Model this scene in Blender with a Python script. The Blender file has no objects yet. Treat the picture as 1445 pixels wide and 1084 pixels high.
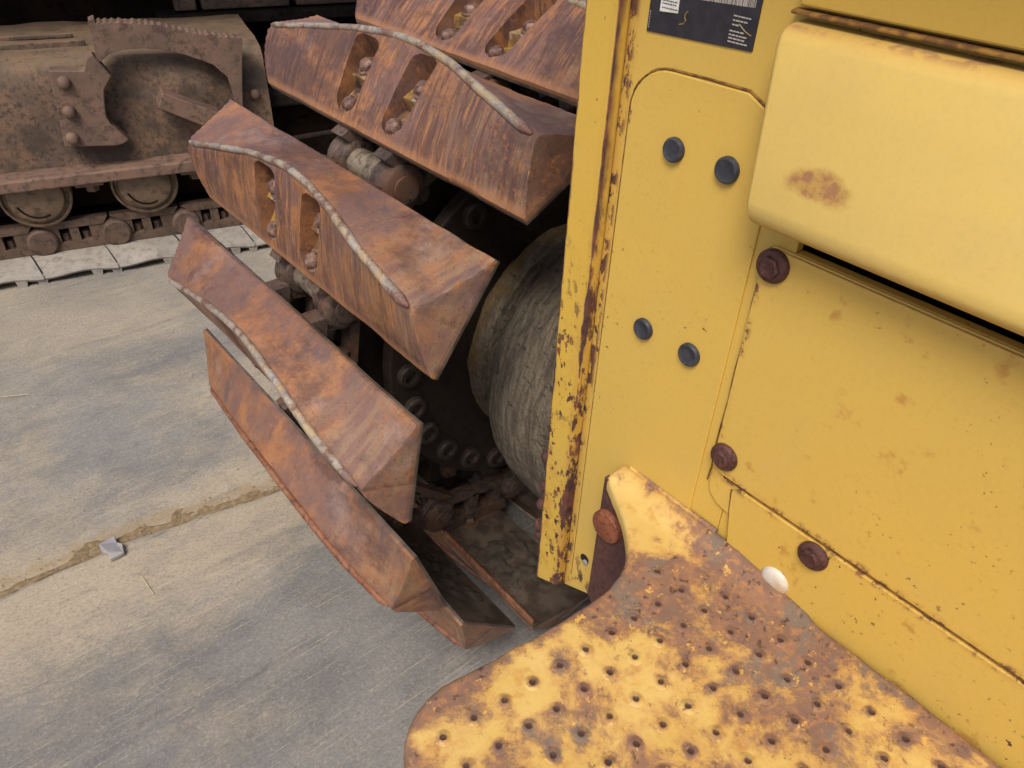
import bpy, bmesh, math, random
from mathutils import Vector, Matrix, noise as mnoise
from mathutils.geometry import tessellate_polygon
R = math.radians
sc = bpy.context.scene
col = sc.collection
random.seed(7)

# ------------------------------------------------------------------ camera
cam = bpy.data.cameras.new('camera'); co = bpy.data.objects.new('camera', cam); col.objects.link(co)
cam.sensor_width = 36.0; cam.lens = 36.0 * 1075.0 / 1445.0
cam.clip_start = 0.02; cam.clip_end = 500
PITCH, ROLL, YAW = R(36.7157), R(2.5249), R(41.3303)
co.matrix_world = (Matrix.Translation((0, 0, 1.37)) @ Matrix.Rotation(-YAW, 4, 'Z')
                   @ Matrix.Rotation(R(90) - PITCH, 4, 'X') @ Matrix.Rotation(ROLL, 4, 'Z'))
sc.camera = co

# ------------------------------------------------------------------ light
SUN_EL, SUN_AZ = R(56), R(-122)          # azimuth measured from +Y, clockwise
w = bpy.data.worlds.new("World"); sc.world = w; w.use_nodes = True
wn = w.node_tree; bg = wn.nodes['Background']
sky = wn.nodes.new('ShaderNodeTexSky'); sky.sky_type = 'NISHITA'; sky.sun_disc = False
sky.sun_elevation = SUN_EL; sky.sun_rotation = SUN_AZ; sky.dust_density = 4.0; sky.air_density = 0.8; sky.ozone_density = 1.0
wn.links.new(sky.outputs[0], bg.inputs[0]); bg.inputs[1].default_value = 0.125
sl = bpy.data.lights.new('sun', 'SUN'); sl.energy = 2.3; sl.angle = R(24); sl.color = (1, .94, .86)
so = bpy.data.objects.new('sun', sl); col.objects.link(so)
d = Vector((math.sin(SUN_AZ) * math.cos(SUN_EL), math.cos(SUN_AZ) * math.cos(SUN_EL), math.sin(SUN_EL)))
so.rotation_euler = d.to_track_quat('Z', 'Y').to_euler()
sc.view_settings.view_transform = 'Standard'; sc.view_settings.look = 'None'
sc.view_settings.exposure = 0.42; sc.view_settings.gamma = 1.0
GZ = -0.15

# ------------------------------------------------------------------ node helper
def lin(h):
    c = [int(h[i:i + 2], 16) / 255 for i in (0, 2, 4)]
    return tuple((x / 12.92 if x <= .04045 else ((x + .055) / 1.055) ** 2.4) for x in c) + (1,)

class NB:
    def __init__(s, name):
        s.m = bpy.data.materials.new(name); s.m.use_nodes = True
        s.t = s.m.node_tree; s.t.nodes.clear()
        s.tc = s.t.nodes.new('ShaderNodeTexCoord')
        s.P = s.tc.outputs['Object']; s.Nn = s.tc.outputs['Normal']
        s._xyz = None
    def n(s, ty): return s.t.nodes.new(ty)
    def put(s, sock, v):
        if isinstance(v, bpy.types.NodeSocket): s.t.links.new(v, sock)
        else:
            if sock.type == 'RGBA' and len(v) == 3: v = tuple(v) + (1,)
            sock.default_value = v
    def ma(s, op, a, b=0.0, c=None, clamp=False):
        n = s.n('ShaderNodeMath'); n.operation = op; n.use_clamp = clamp
        s.put(n.inputs[0], a); s.put(n.inputs[1], b)
        if c is not None: s.put(n.inputs[2], c)
        return n.outputs[0]
    def mul(s, a, b): return s.ma('MULTIPLY', a, b)
    def add(s, a, b, cl=False): return s.ma('ADD', a, b, clamp=cl)
    def sub(s, a, b): return s.ma('SUBTRACT', a, b)
    def mx(s, a, b): return s.ma('MAXIMUM', a, b)
    def inv(s, a): return s.ma('SUBTRACT', 1.0, a, clamp=True)
    def ab(s, a): return s.ma('ABSOLUTE', a)
    def sm(s, v, lo, hi, a=0., b=1.):
        n = s.n('ShaderNodeMapRange'); n.interpolation_type = 'SMOOTHSTEP'; n.clamp = True
        s.put(n.inputs['Value'], v)
        if lo > hi: lo, hi, a, b = hi, lo, b, a
        s.put(n.inputs['From Min'], lo); s.put(n.inputs['From Max'], hi); s.put(n.inputs['To Min'], a); s.put(n.inputs['To Max'], b)
        return n.outputs[0]
    def xyz(s, v=None):
        if v is None and s._xyz: return s._xyz
        n = s.n('ShaderNodeSeparateXYZ'); s.put(n.inputs[0], v or s.P)
        r = tuple(n.outputs)
        if v is None: s._xyz = r
        return r
    def vec(s, sx=1, sy=1, sz=1, off=(0, 0, 0), rot=(0, 0, 0), src=None):
        n = s.n('ShaderNodeMapping'); s.put(n.inputs[0], src or s.P)
        n.inputs['Scale'].default_value = (sx, sy, sz); n.inputs['Location'].default_value = off; n.inputs['Rotation'].default_value = rot
        return n.outputs[0]
    def rv(s, k=50.0):                      # coordinates shifted per object
        oi = s.n('ShaderNodeObjectInfo'); n = s.n('ShaderNodeVectorMath'); n.operation = 'ADD'
        m = s.mul(oi.outputs['Random'], k); s.put(n.inputs[0], s.P); s.t.links.new(m, n.inputs[1]); return n.outputs[0]
    def noise(s, sc_, v=None, det=6, ro=.6, dist=0., col=False):
        n = s.n('ShaderNodeTexNoise'); s.put(n.inputs['Vector'], v or s.P)
        n.inputs['Scale'].default_value = sc_; n.inputs['Detail'].default_value = det
        n.inputs['Roughness'].default_value = ro; n.inputs['Distortion'].default_value = dist
        return n.outputs['Color' if col else 'Fac']
    def warp(s, v, sc_, amp):
        n = s.noise(sc_, v, det=4, col=True); a = s.n('ShaderNodeVectorMath'); a.operation = 'MULTIPLY_ADD'
        s.t.links.new(n, a.inputs[0]); a.inputs[1].default_value = (amp,) * 3; s.t.links.new(v, a.inputs[2]); return a.outputs[0]
    def vor(s, sc_, v=None, feat='F1'):
        n = s.n('ShaderNodeTexVoronoi'); n.feature = feat; s.put(n.inputs['Vector'], v or s.P); n.inputs['Scale'].default_value = sc_
        return n.outputs['Distance']
    def mix(s, f, a, b, blend='MIX'):
        n = s.n('ShaderNodeMix'); n.data_type = 'RGBA'; n.blend_type = blend
        s.put(n.inputs[0], f); s.put(n.inputs[6], a); s.put(n.inputs[7], b); return n.outputs[2]
    def out(s, colr, rough=.6, bump=None, bs=.3, bd=.002, metal=0., spec=.5, coat=0.):
        b = s.n('ShaderNodeBsdfPrincipled'); o = s.n('ShaderNodeOutputMaterial')
        s.put(b.inputs['Base Color'], colr); s.put(b.inputs['Roughness'], rough); s.put(b.inputs['Metallic'], metal)
        b.inputs['Specular IOR Level'].default_value = spec; b.inputs['Coat Weight'].default_value = coat
        if bump is not None:
            bn = s.n('ShaderNodeBump'); bn.inputs['Strength'].default_value = bs; bn.inputs['Distance'].default_value = bd
            s.put(bn.inputs['Height'], bump); s.t.links.new(bn.outputs[0], b.inputs['Normal'])
        s.t.links.new(b.outputs[0], o.inputs[0]); return s.m

# ------------------------------------------------------------------ materials
YEL = (0.535, 0.352, 0.074)
RB, RO, RP, RT = lin('3b211c'), lin('8a4a22'), lin('5a4148'), lin('8c6a4a')

def rustcol(b, v=None, sc_=1.0):
    c = b.mix(b.sm(b.noise(22 * sc_, v), .4, .62), lin('442a26'), lin('683c2a'))
    return b.mix(b.sm(b.noise(70 * sc_, v), .5, .75), c, lin('2b1a1b'))

def paint(name, base=YEL, specks=1.0, extra=None, stain=1.0, rough=.42, blotch=0., rcol=None):
    b = NB(name); P = b.P
    c = b.mix(b.sm(b.noise(3.0), .3, .7), base, tuple(x * y for x, y in zip(base, (1.08, 1.04, .9))))
    c = b.mix(b.mul(b.sm(b.noise(9, det=8), .5, .75), .25), c, lin('b89a66'))           # thin dust
    fad = b.sm(b.noise(220, det=2), .45, .7); c = b.mix(b.mul(fad, .06), c, lin('80601e'))
    # fine specks, clustered
    cl = b.sm(b.noise(5, b.vec(off=(3, 1, 2))), .5, .72)
    sp = b.sm(b.noise(160, det=3), .66 , .70); sp = b.mul(sp, b.add(b.mul(cl, .9), .06))
    sp2 = b.mul(b.sm(b.noise(70, det=4), .70, .72), b.sm(b.noise(7, b.vec(off=(9, 4, 7))), .45, .6))
    mask = b.ma('MULTIPLY', b.mx(sp, sp2), specks, clamp=True)
    halo = b.mul(b.sm(b.noise(26, det=5), .62, .78), b.mul(cl, .55 * stain))
    if extra:
        m2, h2 = extra(b); mask = b.mx(mask, m2); halo = b.mx(halo, h2)
    c = b.mix(halo, c, lin('a0692f')); rc = lin(rcol) if rcol else rustcol(b); c = b.mix(mask, c, rc)
    bump = b.sub(b.mul(b.noise(120, det=3), .15), b.mul(mask, .6))
    return b.out(c, b.add(b.mul(mask, .35), b.add(b.mul(b.noise(14), .15), rough - .05)), bump, .35, .001)

def ex_flange(b):
    x, y, z = b.xyz(); n1 = b.noise(38, b.vec(1, 1, .35), det=8, ro=.7)
    low = b.sm(z, 1.15, .45)
    s1 = b.sm(b.sub(b.ab(b.sub(y, .5355)), b.mul(b.sub(n1, .45), b.add(b.mul(low, .045), .004))), .002, .0)
    s2 = b.mul(b.sm(b.noise(85, b.vec(1, 1, .6), det=6, ro=.65), .565, .60), b.sm(z, 1.05, .8))
    s3 = b.sm(b.sub(b.sub(.583, y), b.mul(n1, .012)), .0, -.003)
    s4 = b.mul(b.sm(b.noise(30, b.vec(1, 1, .8), det=8, ro=.75), .575, .605), b.sm(z, .95, .5))
    h = b.mul(b.sm(b.ab(b.sub(y, .5355)), .012, .0), b.add(b.mul(low, .35), .15))
    h = b.mx(h, b.mul(b.sm(b.noise(25, det=6), .5, .7), b.mul(low, .5)))
    return b.mx(b.mx(s1, s2), b.mx(s3, s4)), h
def ex_wall(b):
    x, y, z = b.xyz(); n1 = b.noise(45, b.vec(1, 1, .5), det=8, ro=.7)
    s1 = b.mul(b.sm(b.ab(b.sub(y, .5335)), .012, .004), b.sm(n1, .5, .54))          # by the angle strip
    s2 = b.mul(b.sm(b.ab(b.sub(y, .521)), .010, .003), b.sm(n1, .60, .63))           # along the panel seam
    s3 = b.mul(b.sm(z, .50, .42), b.mul(b.sm(y, .45, .50), b.sm(n1, .56, .60)))
    return b.mx(s1, b.mx(s2, s3)), b.mul(b.sm(b.ab(b.sub(y, .5335)), .016, .0), .35)
def ex_box(b):
    x, y, z = b.xyz(); n1 = b.noise(30, det=8, ro=.65); n2 = b.noise(120, det=4, ro=.6)
    dy = b.mul(b.sub(y, .281), 33); dz = b.mul(b.sub(z, 1.146), 76); r = b.ma('SQRT', b.add(b.mul(dy, dy), b.mul(dz, dz)))
    e = b.sub(r, b.mul(b.sub(n1, .5), 1.6))
    m = b.mul(b.sm(e, 1.0, .6), b.sm(n2, .36, .62)); m = b.mul(m, .85)
    h = b.mul(b.sm(e, 1.2, .7), .5)
    top = b.mul(b.sm(z, 1.243, 1.25), b.sm(n1, .5, .6)); bot = b.mul(b.sm(z, 1.108, 1.098), b.mul(b.sm(n1, .5, .6), b.sm(y, .25, .1)))
    return b.mx(m, b.mul(b.mx(top, bot), .8)), b.mx(h, b.mul(b.mx(b.sm(z, 1.235, 1.25), b.sm(z, 1.106, 1.098)), .25))
def ex_cover(b):
    x, y, z = b.xyz(); n1 = b.noise(60, det=8, ro=.7)
    e1 = b.sm(b.ab(b.sub(z, .787)), .012, .001); e2 = b.sm(b.ab(b.sub(y, .331)), .010, .0)
    m = b.mul(b.mx(e1, e2), b.sm(n1, .54, .60))
    low = b.mul(b.sm(z, .93, .80), b.sm(y, .28, .05)); sp = b.mul(b.sm(b.noise(130, det=5), .62, .66), b.mul(low, b.sm(b.noise(12), .42, .6)))
    h = b.mul(b.mx(b.mul(e1, .5), b.mul(e2, .35)), b.sm(n1, .38, .6))
    h = b.mx(h, b.mul(b.sm(b.noise(30, b.vec(off=(1, 2, 3))), .60, .72), .6))
    return b.mx(m, sp), h
M = {}
M['wall'] = paint('yellow_paint_wall', specks=.8, extra=ex_wall, stain=.8)
M['flange'] = paint('yellow_paint_chipped', (.54, .345, .055), specks=1, extra=ex_flange)
M['box'] = paint('yellow_paint_pale', (.60, .425, .12), rcol='96674a', specks=.25, extra=ex_box, stain=.3, rough=.5)  # paler base than the wall paint
M['cover'] = paint('yellow_paint_cover', specks=1, extra=ex_cover)
M['yel'] = paint('yellow_paint', (.52, .33, .06), specks=.6)

def mk_step():
    b = NB('worn_step_paint'); x, y, z = b.xyz()
    n = b.noise(12, b.vec(off=(2.3, .4, 0)), det=10, ro=.70, dist=.2)
    wear = b.sm(b.ma('SQRT', b.add(b.ma('POWER', b.mul(b.sub(x, .50), 7.5), 2), b.ma('POWER', b.mul(b.sub(y, .22), 6), 2))), 1.25, .1)
    wear2 = b.mul(b.sm(y, .12, -.05), b.sm(x, .2, .4))
    edge = b.mx(b.sm(x, .552, .60), b.mx(b.sm(x, .2, .165), b.mul(b.sm(y, .312, .342), b.sm(x, .46, .42))))
    tong = b.mul(b.sm(y, .30, .36), b.sm(x, .46, .5))
    u_ = b.mul(b.sub(x, .2385), 1 / .0334); ui = b.ma('ROUND', u_, 0.)
    w_ = b.mul(b.sub(b.sub(.3028, b.mul(ui, .0031)), y), 1 / .0342); wi = b.ma('ROUND', w_, 0.)
    du = b.mul(b.sub(u_, ui), .0334); dw = b.mul(b.sub(w_, wi), .0342); pd = b.ma('SQRT', b.add(b.mul(du, du), b.mul(dw, dw)))
    pr = b.mul(b.sm(pd, .013, .003), b.mul(b.sm(b.noise(25, b.vec(off=(3, 3, 1)), det=5), .35, .65), .13)); n = b.add(n, pr)
    v = b.add(b.add(n, b.mul(wear, .16)), b.add(b.mul(edge, .16), b.sub(b.mul(wear2, .05), b.mul(tong, .12))))
    m = b.sm(v, .51, .62); halo = b.sm(v, .44, .56)
    v2 = b.noise(70, det=6, ro=.75); m = b.mx(m, b.mul(b.sm(v2, .60, .64), b.sm(v, .40, .5)))
    cy = b.mix(b.sm(b.noise(12), .35, .65), (.49, .325, .085), (.54, .37, .115))
    cy = b.mix(b.mul(b.sm(b.noise(60, det=5), .55, .7), .5), cy, lin('a8743a'))
    r = b.mix(b.sm(b.noise(35, det=8, ro=.7), .38, .62), lin('6c5145'), lin('835f49'))
    r = b.mix(b.sm(b.noise(18, b.vec(off=(5, 5, 5)), det=8), .48, .62), r, lin('695c52'))
    r = b.mix(b.mul(b.sm(b.noise(140, det=4), .52, .66), .7), r, lin('9c6c40'))
    r = b.mix(b.sm(b.noise(90, det=5, ro=.7), .56, .66), r, lin('3c2825'))
    fl = b.mul(b.sm(b.noise(55, b.vec(off=(1, 7, 3)), det=7, ro=.75), .60, .625), halo)
    c = b.mix(b.mul(halo, .5), cy, lin('a0683a')); c = b.mix(b.mul(m, .95), c, r); c = b.mix(b.mul(fl, .8), c, (.60, .34, .06))
    at = b.n('ShaderNodeAttribute'); at.attribute_name = 'pit'
    c = b.mix(b.mul(at.outputs['Fac'], .95), c, lin('3a211b'))
    h = b.add(b.mul(b.noise(160, det=6, ro=.7), .7), b.mul(b.inv(m), .9))
    return b.out(c, b.add(b.mul(m, .3), .48), h, .55, .0014)
M['step'] = mk_step()

def mk_shoe():
    b = NB('rusted_shoe_steel'); q, y, h = b.xyz(); rv = b.rv()
    nx = b.xyz(b.Nn)[0]; A = b.sm(nx, .05, -.15)
    big = b.noise(7, rv, det=6); med = b.noise(26, rv, det=8, ro=.7, dist=.4)
    base = b.mix(b.sm(med, .35, .62), lin('825a40'), lin('9f6e49'))
    base = b.mix(b.mul(b.sm(big, .40, .60), .8), base, lin('6e5550'))
    base = b.mix(b.mul(b.sm(b.noise(13, b.vec(off=(4, 2, 1), src=rv), det=7), .50, .68), .75), base, lin('604f4e'))
    # dark + orange run-marks across the slope of the lower face
    sv = b.vec(7, 50, 7, rot=(0, 0, R(9)), src=b.warp(rv, 6, .03))
    sn = b.noise(1.0, sv, det=5, ro=.6, dist=.9); sn2 = b.noise(2.6, sv, det=4, ro=.6, dist=.5)
    dark = b.mul(b.sm(sn, .46, .58), b.mul(A, b.sm(b.noise(4, b.vec(off=(2, 8, 1), src=rv)), .3, .5)))
    base = b.mix(b.mul(dark, .8), base, lin('5c3f36'))
    oran = b.mul(b.sm(sn2, .54, .66), A)
    base = b.mix(b.mul(oran, .65), base, lin('b27740'))
    outer = b.mul(b.sm(y, 1.2, 1.5), A)
    base = b.mix(b.mul(b.mul(outer, b.sm(b.noise(5, sv, det=4), .5, .6)), .7), base, lin('50302a'))
    tan = b.mul(b.sm(y, 1.0, .75), b.mul(b.sm(b.noise(1.6, sv, det=6), .42, .62), .6)); base = b.mix(tan, base, lin('8f7457'))
    scf = b.mul(b.sm(b.noise(8, b.vec(off=(7, 7, 0), src=rv), det=7, ro=.65), .54, .68), b.inv(A)); base = b.mix(b.mul(scf, .5), base, lin('9d8377'))
    fine = b.noise(1.0, b.vec(14, 190, 14, rot=(0, 0, R(7)), src=rv), det=4, ro=.6); base = b.mix(b.mul(b.mul(b.sm(fine, .52, .64), .45), A), base, lin('4c352f'))
    base = b.mix(b.mul(b.sm(b.noise(1.0, b.vec(16, 150, 16, off=(3, 9, 0), rot=(0, 0, R(10)), src=rv), det=4), .58, .66), b.mul(A, .45)), base, lin('ad7846'))
    blk = b.noise(5, b.vec(1, .5, 1, off=(6, 6, 6), src=rv), det=9, ro=.72); base = b.mix(b.mul(b.sm(blk, .50, .60), .65), base, lin('4a3633'))
    # bright orange crusts
    cr = b.mul(b.sm(b.noise(130, rv, det=6, ro=.75), .54, .62), b.sm(b.noise(9, rv), .45, .58))
    base = b.mix(b.mul(cr, .7), base, lin('ad6c35'))
    pit = b.sm(b.noise(260, rv, det=4, ro=.7), .56, .68); base = b.mix(b.mul(pit, .7), base, lin('3d2826'))
    # edges: orange lower rim
    rim = b.mul(b.sm(q, -.080, -.090), 1.0); base = b.mix(b.mul(rim, .55), base, lin('a5744c'))
    base = b.mix(b.sm(h, -.001, -.004), base, b.mix(b.sm(b.noise(20, rv), .4, .6), lin('463b32'), lin('62554a')))
    bm = b.add(b.mul(b.noise(260, rv, det=4, ro=.7), .45), b.add(b.mul(b.noise(60, rv, det=8, ro=.75), .8), b.mul(b.mul(sn, A), .5)))
    return b.out(base, b.add(b.mul(big, .35), b.add(b.mul(med, .2), .22)), bm, .75, .0018, metal=.2)
M['shoe'] = mk_shoe()
def mk_floor():
    b = NB('slot_dirt'); rv = b.rv()
    c = b.mix(b.sm(b.noise(30, rv, det=7), .42, .6), lin('5a3f24'), lin('8a682c')); c = b.mix(b.sm(b.noise(40, b.vec(off=(3, 3, 3), src=rv)), .5, .62), c, lin('8a7a68'))
    c = b.mix(b.sm(b.noise(20, b.vec(off=(8, 3, 3), src=rv)), .52, .62), c, lin('3a2820'))
    return b.out(c, .8, b.noise(90, rv), .6, .003)
M['slot'] = mk_floor()
def mk_bead():
    b = NB('worn_steel_edge'); rv = b.rv(); x, y, z = b.xyz()
    n = b.noise(40, rv, det=8, ro=.7)
    c = b.mix(b.sm(n, .35, .6), lin('7c7570'), lin('a2988b'))
    inn = b.sm(y, 1.18, .95)
    c = b.mix(b.mul(b.sm(b.noise(28, rv, det=6), .38, .58), b.add(b.mul(inn, .55), .3)), c, lin('a8906c'))
    c = b.mix(b.mul(b.sm(b.noise(22, b.vec(off=(5, 0, 0), src=rv), det=9, ro=.75), .48, .58), .85), c, lin('6f5145'))
    c = b.mix(b.sm(y, .80, .74), c, lin('6a4a40'))
    return b.out(c, b.add(b.mul(n, .3), .3), b.noise(140, rv, det=6, ro=.7), .9, .003, metal=.25)
M['bead'] = mk_bead()
M['rbead'] = None
def rusty(name, a, b_, c_, ro=.7, metal=.1, s=1., bs=.5, dust=None, spot=None, spec=.4):
    b = NB(name); rv = b.rv()
    c = b.mix(b.sm(b.noise(9 * s, rv, det=8), .38, .62), lin(a), lin(b_))
    c = b.mix(b.sm(b.noise(45 * s, rv, det=7, ro=.7), .46, .66), c, lin(c_))
    if spot: c = b.mix(b.mul(b.sm(b.noise(6 * s, b.vec(off=(6, 1, 4), src=rv), det=7), .48, .62), .8), c, lin(spot))
    if dust:
        nz = b.xyz(b.Nn)[2]; c = b.mix(b.mul(b.sm(nz, .1, .9), b.mul(b.sm(b.noise(14 * s, rv), .3, .6), .7)), c, lin(dust))
    return b.out(c, ro, b.add(b.noise(160 * s, rv, det=5, ro=.7), b.mul(b.noise(30 * s, rv), .8)), bs, .002, metal=metal, spec=spec)
M['rbead'] = rusty('rusted_edge', '7a4c34', '8c6248', '54382e', .6, .2, 2)
M['bolt'] = rusty('shoe_bolt_steel', '6e544b', '866a5c', '41302b', .5, .3, 2)
M['link'] = rusty('chain_link_steel', '574942', '6e5c50', '3b2f29', .45, .35, 1.5, spot='6e4e3a')
M['bush'] = rusty('bushing_steel', '7e7060', '8c7f6c', '4a4038', .55, .3, 1.5)
M['spro'] = rusty('sprocket_steel', '2e2316', '2a2019', '191412', .7, .1, 1)  # sprocket colour darkened as well, for the shade inside the loop
M['dark'] = rusty('shade_dark_steel', '1f1915', '2a211c', '14100e', .9, 0, 1, spec=.15)  # near-black colour stands in for shade around the inner parts
M['brown'] = rusty('brown_rust_plate', '4c2f2c', '5c3a32', '3a2524', .65, .1, 3)
M['capb'] = rusty('brown_bolt_head', '4e302b', '5e3d36', '352221', .5, .25, 5)
M['obolt'] = rusty('orange_bolt_head', '7c4630', '905638', '5e3427', .6, .1, 3)
M['bgf'] = rusty('frame_rust', '5c4b3f', '705743', '3e322a', .75, .05, 1.2, .9, dust='665640', spot='40352c')
M['bgb'] = rusty('bracket_rust', '665145', '755c4c', '4c3c33', .7, .08, .8, .6)
M['bgr'] = rusty('roller_rust', '685846', '745e4a', '4c3e31', .65, .1, .8, .6)
M['bgl'] = rusty('far_link_rust', '564538', '624e40', '3e322b', .7, .08, .9, .6)
M['bgs'] = rusty('dusty_pale_shoe', '827b73', '8e877d', '726b63', .75, .02, .8, .5)
M['bgd'] = rusty('far_dark_steel', '1a120d', '241910', '0f0b08', .95, 0, .5, spec=.1)  # albedo lowered to put deep shade into the far parts
CX0, CZ0 = .9875, .4905
def mk_drum():
    b = NB('mud_caked_drum'); x, y, z = b.xyz()
    ang = b.ma('ARCTAN2', b.sub(z, CZ0), b.sub(x, CX0)); cv = b.n('ShaderNodeCombineXYZ')
    b.put(cv.inputs[0], b.add(y, b.mul(ang, .03))); b.put(cv.inputs[1], b.mul(ang, .05)); b.put(cv.inputs[2], b.ma('SQRT', b.add(b.ma('POWER', b.sub(x, CX0), 2.), b.ma('POWER', b.sub(z, CZ0), 2.))))
    v = cv.outputs[0]
    n = b.noise(90, v, det=8, ro=.7, dist=.4); m = b.noise(12, det=6)
    c = b.mix(b.sm(n, .38, .6), lin('5a4f40'), lin('7b6f5d'))
    c = b.mix(b.sm(b.noise(120, b.vec(1, .3, 1), det=5, ro=.7), .56, .64), c, lin('3c342d'))
    c = b.mix(b.mul(b.sm(m, .52, .66), .75), c, lin('4f4238'))
    yel = b.mul(b.sm(b.add(y, b.mul(b.sub(m, .5), .18)), .93, .97), b.sm(b.noise(25), .35, .5)); c = b.mix(b.mul(yel, .7), c, lin('6e5220'))
    low = b.mul(b.sm(z, .38, .22), b.sm(n, .45, .6)); c = b.mix(b.mul(low, .8), c, lin('5c4028'))
    return b.out(c, .85, b.add(b.mul(n, 1.5), b.noise(150, det=4)), 1.0, .008)
M['drum'] = mk_drum()
M['boss'] = rusty('greasy_boss', '38302a', '4a3f37', '28211d', .6, .2, 2)
M['mud'] = rusty('caked_mud', '3c342b', '4a4137', '2c2520', .9, 0, 2, .8)
def simple(name, c, ro, bs=0, s=200, metal=0., var=None):
    b = NB(name); cc = lin(c)
    if var: cc = b.mix(b.sm(b.noise(s * .3), .4, .65), lin(c), lin(var))
    return b.out(cc, ro, b.noise(s) if bs else None, bs, .001, metal=metal)
M['rubber'] = simple('black_rubber', '2a2c33', .5, .3, 300, var='3a3c42')
M['plate'] = simple('black_plate', '232128', .35, .15, 300, var='2c2a30')
M['ink'] = simple('pale_print', 'a8a096', .5); M['label'] = simple('white_sticker', 'd8d4cc', .5, var='c2bdb2', s=600)
M['scratch'] = simple('gold_scratch', '8a7638', .4)
M['white'] = simple('white_cap', 'c4bdae', .35, .3, 120, var='b8a080')
M['straw'] = simple('dry_straw', 'c8b888', .7, var='a89868', s=300)
M['tab'] = simple('grey_tab', '7d7b7e', .6, .5, 120, var='8f8a84')
M['gritm'] = simple('grit_crumbs', '5a4a3c', .9, .3, 300, var='a39680')
M['seam'] = simple('seam_grime', '5c3a18', .8, .4, 300, var='8a6420')
M['hole'] = simple('unlit_hole', '0c0a09', .9)

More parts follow.
